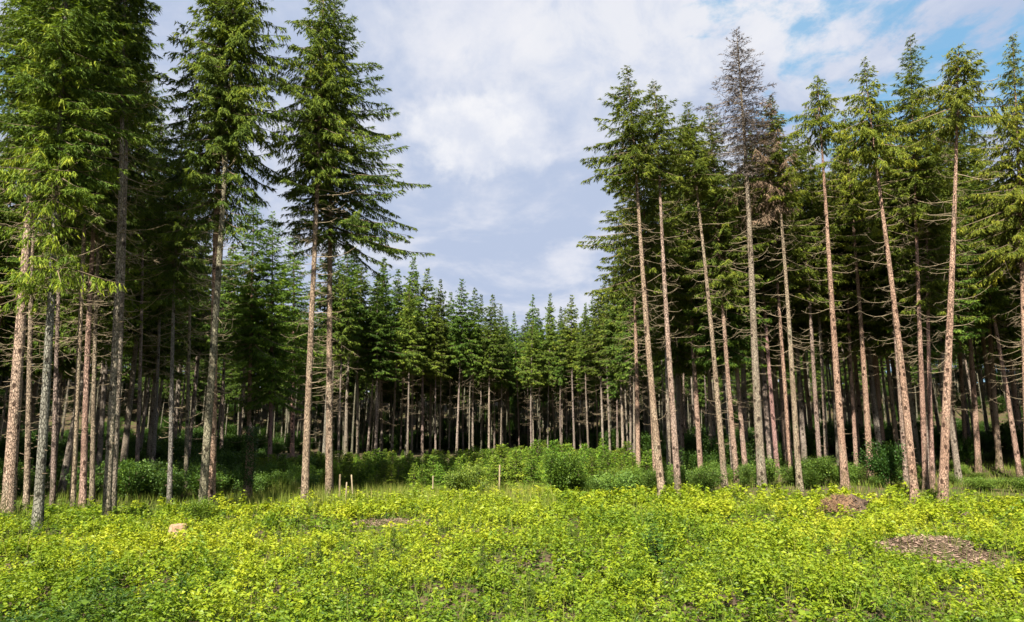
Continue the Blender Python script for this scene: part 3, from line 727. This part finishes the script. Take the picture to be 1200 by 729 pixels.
def brambles():
    r = np.random.default_rng(8); acc = Acc()
    cy = r.uniform(6, 40, 160); cx = r.uniform(-1, 1, 160) * (.8 * cy + 2); cr, chu, chh = r.uniform(.8, 2.6, 160), r.normal(0, .13, 160), r.uniform(-.12, .28, 160)
    #        y0   y1  plants/m2 leaves leaf
    bands = [(5.2, 10, 10.0, 190, .046), (10, 15, 7.5, 150, .052), (15, 23, 5.5, 120, .064), (23, 31, 4.2, 92, .088), (31, 42, 3.2, 74, .115)]
    for y0, y1, dens, nl, ls in bands:
        wx = .80 * y1 + 2.5
        n = int((y1 - y0) * 2 * wx * dens)
        x = r.uniform(-wx, wx, n); y = r.uniform(y0, y1, n)
        k = (np.abs(x) < .80 * y + 2.5) & (y < edge_y(x) + r.normal(0, .8, n)) & ~bare(x, y)
        k &= r.random(n) < .35 + 1.1 * vnoise(x * .55, y * .55, 3)
        x, y = x[k], y[k]; n = len(x)
        w = np.exp(-((x[:, None] - cx) ** 2 + (y[:, None] - cy) ** 2) / cr ** 2); ci = w.argmax(1); cw = w.max(1)
        big = vnoise(x * .22, y * .22, 6)
        h = (.20 + .26 * big + chh[ci] * cw + r.gamma(2.2, .07, n)) * r.uniform(.7, 1.15, n)
        h *= 1 - .50 * np.exp(-(((x - 10.2) / 2.6) ** 2 + ((y - 15.2) / 2.2) ** 2)) - .35 * np.exp(-(((x + 5) / 4) ** 2 + ((y - 22.6) / 1.6) ** 2))
        h *= 1 - .6 * np.exp(-(((x + 10.4) / .9) ** 2 + ((y - 20.4) / 1.3) ** 2))
        h = np.maximum(h, .14); rx = r.uniform(.16, .34, n) * (.6 + .7 * h)
        hue = vnoise(x * .30 + 40, y * .30 + 11, 7)
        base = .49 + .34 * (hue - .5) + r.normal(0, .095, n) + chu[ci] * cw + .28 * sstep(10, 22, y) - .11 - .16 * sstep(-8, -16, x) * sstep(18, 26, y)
        kind = r.random(n)                                    # a few other weeds among them: narrow leaves, darker
        cnt = (nl * r.uniform(.5, 1.3, n) * (.5 + h)).astype(int)
        i = np.repeat(np.arange(n), cnt); m = len(i)
        nc = 9; ca = r.uniform(0, 6.28, (n, nc)); ce = r.uniform(.05, 1.0, (n, nc)); c = r.integers(0, nc, m)      # leafy sprays
        a = ca[i, c] + r.normal(0, .22, m); e = np.clip(ce[i, c] + r.normal(0, .12, m), -.15, 1.0); q = np.sqrt(np.clip(1 - e * e, 0, 1)); f = r.uniform(.72, 1.08, m)
        P = np.stack([x[i] + np.cos(a) * q * rx[i] * f, y[i] + np.sin(a) * q * rx[i] * f, h[i] * (.22 + .78 * e) * f], -1)
        z0 = P[:, 2].copy(); P[:, 2] = np.maximum(P[:, 2], .03) + terrain(P[:, 0], P[:, 1])
        a2 = a + r.normal(0, .8, m)
        D = unit(np.stack([np.cos(a2), np.sin(a2), r.normal(-.15, .42, m)], -1))
        l = ls * np.clip(r.lognormal(0, .3, m), .4, 1.7) 
        nref = unit(UP * .9 + np.stack([np.cos(a) * q, np.sin(a) * q, 0 * a], -1) * .5 + r.normal(0, .5, (m, 3)))
        tint = np.clip(base[i] - .25 * (kind[i] < .12) + r.normal(0, .085, m), 0, 1)
        acc.kites(P, D, l * 1.25, l * np.where(kind[i] < .12, .32, r.uniform(.55, .9, m)), nref, tint, fold=.18, mid=.4)
    # a thin low layer so that no bare soil shows between the bushes
    n = 90000; y = 5.2 + 34 * r.random(n) ** 1.3; x = r.uniform(-1, 1, n) * (.8 * y + 2.5); k = (y < edge_y(x)) & ~bare(x, y); x, y = x[k], y[k]; n = len(x)
    a = r.uniform(0, 6.28, n); l = (.03 + .0028 * y) * r.lognormal(0, .3, n)
    acc.kites(np.stack([x, y, terrain(x, y) + r.uniform(.02, .12, n)], -1), unit(np.stack([np.cos(a), np.sin(a), r.normal(0, .3, n)], -1)), l * 1.4, l, unit(UP + r.normal(0, .4, (n, 3))), np.clip(r.normal(.25, .15, n), 0, 1), fold=.15)
    print("bramble faces", sum(len(f) for f in acc.f3 + acc.f4))
    o = link("bramble_cover", acc.mesh("bramble_cover", [M_BRAMBLE]))
    tag(o, "bright yellow-green bramble leaves covering the sunlit clearing", "ground cover", kind="stuff")
brambles()

def grass():
    r = np.random.default_rng(9); acc = Acc()
    def patch(x, y, h, t, w):
        n = len(x); a = r.uniform(0, 6.28, n); ln = r.uniform(.05, .45, n)
        D = unit(np.stack([np.cos(a) * ln, np.sin(a) * ln, np.ones(n)], -1)); P = np.stack([x, y, terrain(x, y) - .02], -1)
        acc.kites(P, D, h, np.full(n, w), unit(r.normal(0, 1, (n, 3))), t, mid=.3)
    def area(x0, x1, y0, y1, n, hl, t, w, cond=None):
        x = r.uniform(x0, x1, n); y = r.uniform(y0, y1, n); d = vnoise(x * .7 + 20, y * .7, 12)
        k = r.random(n) < .25 + d
        if cond is not None: k &= cond(x, y)
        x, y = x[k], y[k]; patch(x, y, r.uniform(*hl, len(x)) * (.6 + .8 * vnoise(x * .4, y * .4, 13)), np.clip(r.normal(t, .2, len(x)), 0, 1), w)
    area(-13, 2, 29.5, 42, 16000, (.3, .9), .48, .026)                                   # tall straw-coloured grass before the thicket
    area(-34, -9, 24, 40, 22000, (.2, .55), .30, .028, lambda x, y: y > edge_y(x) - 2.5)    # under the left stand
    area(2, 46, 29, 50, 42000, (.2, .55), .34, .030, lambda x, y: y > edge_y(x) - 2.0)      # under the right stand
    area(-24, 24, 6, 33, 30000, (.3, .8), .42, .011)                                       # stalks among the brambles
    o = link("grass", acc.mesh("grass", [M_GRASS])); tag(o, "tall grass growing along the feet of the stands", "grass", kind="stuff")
grass()

def litter():
    r = np.random.default_rng(10); acc = Acc(); n = 260000
    x = r.uniform(-10, 19, n); y = r.uniform(16.5, 28, n); k = bare(x, y); x, y = x[k], y[k]; n = len(x)
    a = r.uniform(0, 6.28, n); D = unit(np.stack([np.cos(a), np.sin(a), r.normal(0, .22, n)], -1))
    l = r.gamma(2.0, .03, n) + .015; P = np.stack([x, y, terrain(x, y) + r.uniform(.004, .04, n)], -1)
    acc.kites(P, D, l, l * r.uniform(.15, .4, n), unit(UP + r.normal(0, .35, (n, 3))), np.clip(r.normal(.5, .22, n), 0, 1), fold=.08)
    o = link("bark_litter", acc.mesh("bark_litter", [M_CHIP])); tag(o, "pinkish brown bark chips on the bare mound among the brambles", "bark litter", kind="stuff")
litter()

# ------------------------------------------------------------------ seedlings among the brambles
for k, (u, v, H, wd, label) in enumerate([
    (460, 668, 1.05, .55, "dark narrow spruce seedling before the pale litter strip"),
    (566, 672, .95, .35, "thin wispy spruce seedling with bare lower stem among brambles"),
    (372, 668, .95, .42, "slim dark seedling beside the litter strip, nearer the left stand"),
    (620, 690, .7, .5, "small spruce seedling low in the brambles of the open clearing"),
    (440, 660, .75, .45, "short pointed seedling close to the dark narrow one"),
    (766, 650, .95, .95, "bushy blue-green young spruce standing alone in the brambles"),
    (745, 610, .7, .9, "squat dark young spruce before the first pale leaning trunk"),
    (98, 668, .75, .45, "tiny dark spruce seedling before the knotty trunk pair"),
    (18, 660, .8, .40, "thin dark seedling before the pale grey trunk with bright boughs"),
    (997, 668, .8, .5, "thin spruce seedling in the brambles below the root mound"),
    (1108, 632, .45, .9, "small dark seedling growing on the bare bark-strewn mound"),
    (952, 625, .6, .5, "spindly seedling in brambles near the dead-topped spruce"),
    (670, 640, .6, .7, "low seedling hidden in the brightest brambles"),
    ]):
    D = (CAMZ - .05) * F / (v - HOR); p = at_depth(u, v, D)
    young(p[0], D, H, rng, label, "spruce seedlings among the brambles", (.75, .85, .9) if k != 5 else (.7, 1.0, 1.25), wd, "spruce_seedling")

# ------------------------------------------------------------------ stump, root mound, snag, stakes
def lumpy(seed, nu=18, nv=10, amp=.18):
    r = np.random.default_rng(seed); u = np.arange(nu) * 2 * np.pi / nu; v = np.linspace(0, np.pi / 2, nv)
    U, V = np.meshgrid(u, v); rad = 1 + amp * (np.sin(3 * U + r.uniform(0, 6)) * np.cos(2 * V) + .6 * np.sin(5 * U + 4 * V + r.uniform(0, 6))) + r.normal(0, amp * .35, U.shape)
    rad[-1] = rad[-1].mean()
    P = np.stack([np.cos(U) * np.cos(V) * rad, np.sin(U) * np.cos(V) * rad, np.sin(V) * rad - .05], -1)
    i = np.arange(nu * nv).reshape(nv, nu); j = np.roll(np.arange(nu), -1)
    f = np.stack([i[:-1], i[:-1][:, j], i[1:][:, j], i[1:]], -1).reshape(-1, 4)
    return P.reshape(-1, 3), f
M_CUT = plain_mat("cut_wood", (.24, .15, .095), (.36, .245, .165), 8.0)
M_RUST = plain_mat("rusty_needles", (.11, .065, .038), (.23, .14, .08), 6.0)
M_DARKW = plain_mat("dark_rotten_wood", (.035, .024, .018), (.10, .07, .05), 7.0)

def stump():
    p = at_depth(209, 625, 21.8); x, y = p[0], 21.8
    root = link("tree_stump", None, loc=(x, y, terrain(x, y)))
    tag(root, "old pinkish tree stump in the grass before the crossed trunk pair", "stump")
    r = np.random.default_rng(3); acc = Acc(); z = np.array([-.1, .05, .18, .32, .42]); C = np.stack([0 * z, 0 * z, z], -1)[None]
    wob = 1 + r.normal(0, .05, (1, 5, 16)) + .10 * np.sin(np.arange(16) * 5 * 2 * np.pi / 16) * np.array([1, 1, .7, .4, .3])[None, :, None]
    acc.tubes(C, np.array([[.40, .34, .29, .27, .255]]), 16, wob=wob); link("stump_bark", acc.mesh("stump_bark", [M_CUT]), root)
    acc = Acc(); z = np.array([.36, .42, .435]); acc.tubes(np.stack([0 * z, 0 * z, z], -1)[None], np.array([[.235, .235, .22]]), 16, cap=True)
    link("cut_face", acc.mesh("cut_face", [M_CUT]), root)
    for k in range(5):
        a = k * 1.26 + .3; s = np.linspace(0, 1, 5); acc = Acc()
        acc.tubes(np.stack([np.cos(a) * (.2 + .45 * s), np.sin(a) * (.2 + .45 * s), .12 - .30 * s], -1)[None], np.linspace(.09, .03, 5)[None], 7)
        link("root", acc.mesh("root", [M_CUT]), root)
stump()

def root_mound():
    p = at_depth(992, 592, 28.0); x, y = p[0], 28.0
    root = link("root_mound", None, loc=(x, y, terrain(x, y)))
    tag(root, "overturned root mound of earth, twigs and rusty needles before the right stand", "root mound")
    V, f = lumpy(41); o = link("earth", mesh_np("earth", V * [1.0, .75, .72], [f], [M_DARKW], smooth=True), root)
    r = np.random.default_rng(42); acc = Acc(); n = 2600
    u = unit(r.normal(0, 1, (n, 3)) * [1, 1, .8] + [-.35, -.2, .55]); u[:, 2] = np.abs(u[:, 2]); P = u * [.98, .75, .73] * r.uniform(.97, 1.08, n)[:, None] + [-.10, 0, .03]; P = P[(u[:, 0] < .15 + r.normal(0, .2, n)) & (u[:, 2] > .35 + r.normal(0, .15, n))]; u = u[:len(P)]; n = len(P); u = unit(P)
    D = unit(np.cross(u, r.normal(0, 1, (n, 3))) + u * .25); acc.kites(P, D, r.uniform(.06, .2, n), np.full(n, .022), u, r.random(n))
    link("rusty_needles", acc.mesh("rusty_needles", [M_RUST]), root)["kind"] = "stuff"
    for k in range(26):
        acc = Acc(); a = r.uniform(0, 6.28); e = r.uniform(.1, 1.1); d = np.array([math.cos(a) * math.cos(e), math.sin(a) * math.cos(e), math.sin(e)])
        s = np.linspace(0, 1, 6)[:, None]; l = r.uniform(.3, .8)
        C = d * [.95, .7, .7] + (d * l * .6) * s + np.cumsum(r.normal(0, .035, (6, 3)), 0) - UP * (.25 * l * s ** 2)
        acc.tubes(C[None], np.linspace(r.uniform(.02, .045), .006, 6)[None], 5)
        link("root", acc.mesh("root", [M_DARKW if k % 3 else M_DEADW]), root)
root_mound()

def snag():
    p = at_depth(288, 588, 33); x, y = p[0], 33.0
    root = link("broken_snag", None, loc=(x, y, terrain(x, y)))
    tag(root, "broken ivy-clad tree stub beside the shrubs under the left stand", "snag")
    r = np.random.default_rng(6); acc = Acc(); z = np.array([-.2, .2, .8, 1.6, 2.6, 3.4, 3.9]); C = np.stack([.05 * np.sin(z), 0 * z, z], -1)[None]
    acc.tubes(C, np.array([[.30, .24, .2, .19, .17, .14, .03]]), 10, wob=1 + r.normal(0, .05, (1, 7, 10))); link("trunk", acc.mesh("trunk", [M_BARK]), root)
    n = 2600; acc = Acc(); z = r.uniform(.9, 3.7, n); a = r.uniform(0, 6.28, n); q = r.uniform(.17, .36, n)
    P = np.stack([np.cos(a) * q, np.sin(a) * q, z], -1); D = unit(np.stack([np.cos(a) * .5, np.sin(a) * .5, -.6 + 0 * a], -1) + r.normal(0, .4, (n, 3))); l = r.uniform(.05, .10, n)
    acc.kites(P, D, l, l * .8, unit(np.stack([np.cos(a), np.sin(a), .5 + 0 * a], -1)), np.clip(r.normal(.25, .15, n), 0, 1), fold=.1)
    link("ivy", acc.mesh("ivy", [M_SHRUB]), root, color=(.6, .75, .6))["kind"] = "stuff"
snag()

def stake(u, v, D, h, w, lean, mat, label):
    p = at_depth(u, v, D); r = np.random.default_rng(int(u)); acc = Acc()
    z = np.array([-.3, 0, .3 * h, .75 * h, h - .02, h]); C = np.stack([lean * z, .3 * lean * z, z], -1)[None]
    acc.tubes(C, np.array([[w, w, w * .97, w * .95, w * .9, w * .55]]), 7, cap=True, wob=1 + r.normal(0, .05, (1, 6, 7)))
    o = link("wooden_stake", acc.mesh("wooden_stake", [mat]), loc=(p[0], D, terrain(p[0], D)))
    tag(o, label, "stake", "stakes before the young spruces")
stake(398, 585, 31.5, 1.25, .045, -.02, M_TWIG, "brown wooden stake nearest the wide-crowned spruce")
stake(405, 590, 31.0, .95, .035, .01, M_DEADW, "short pale stake between two taller ones by the wide-crowned spruce")
stake(414, 590, 31.2, 1.25, .035, -.10, M_DEADW, "pale leaning stake beside the short one by the tall grass")
stake(507, 582, 33.5, 1.25, .03, 0, M_DEADW, "lone pale stake standing before the young spruce thicket")
stake(585, 565, 39.0, 1.5, .05, .02, M_DEADW, "grey stake standing in the thicket's edge beside the yellow-green bush")
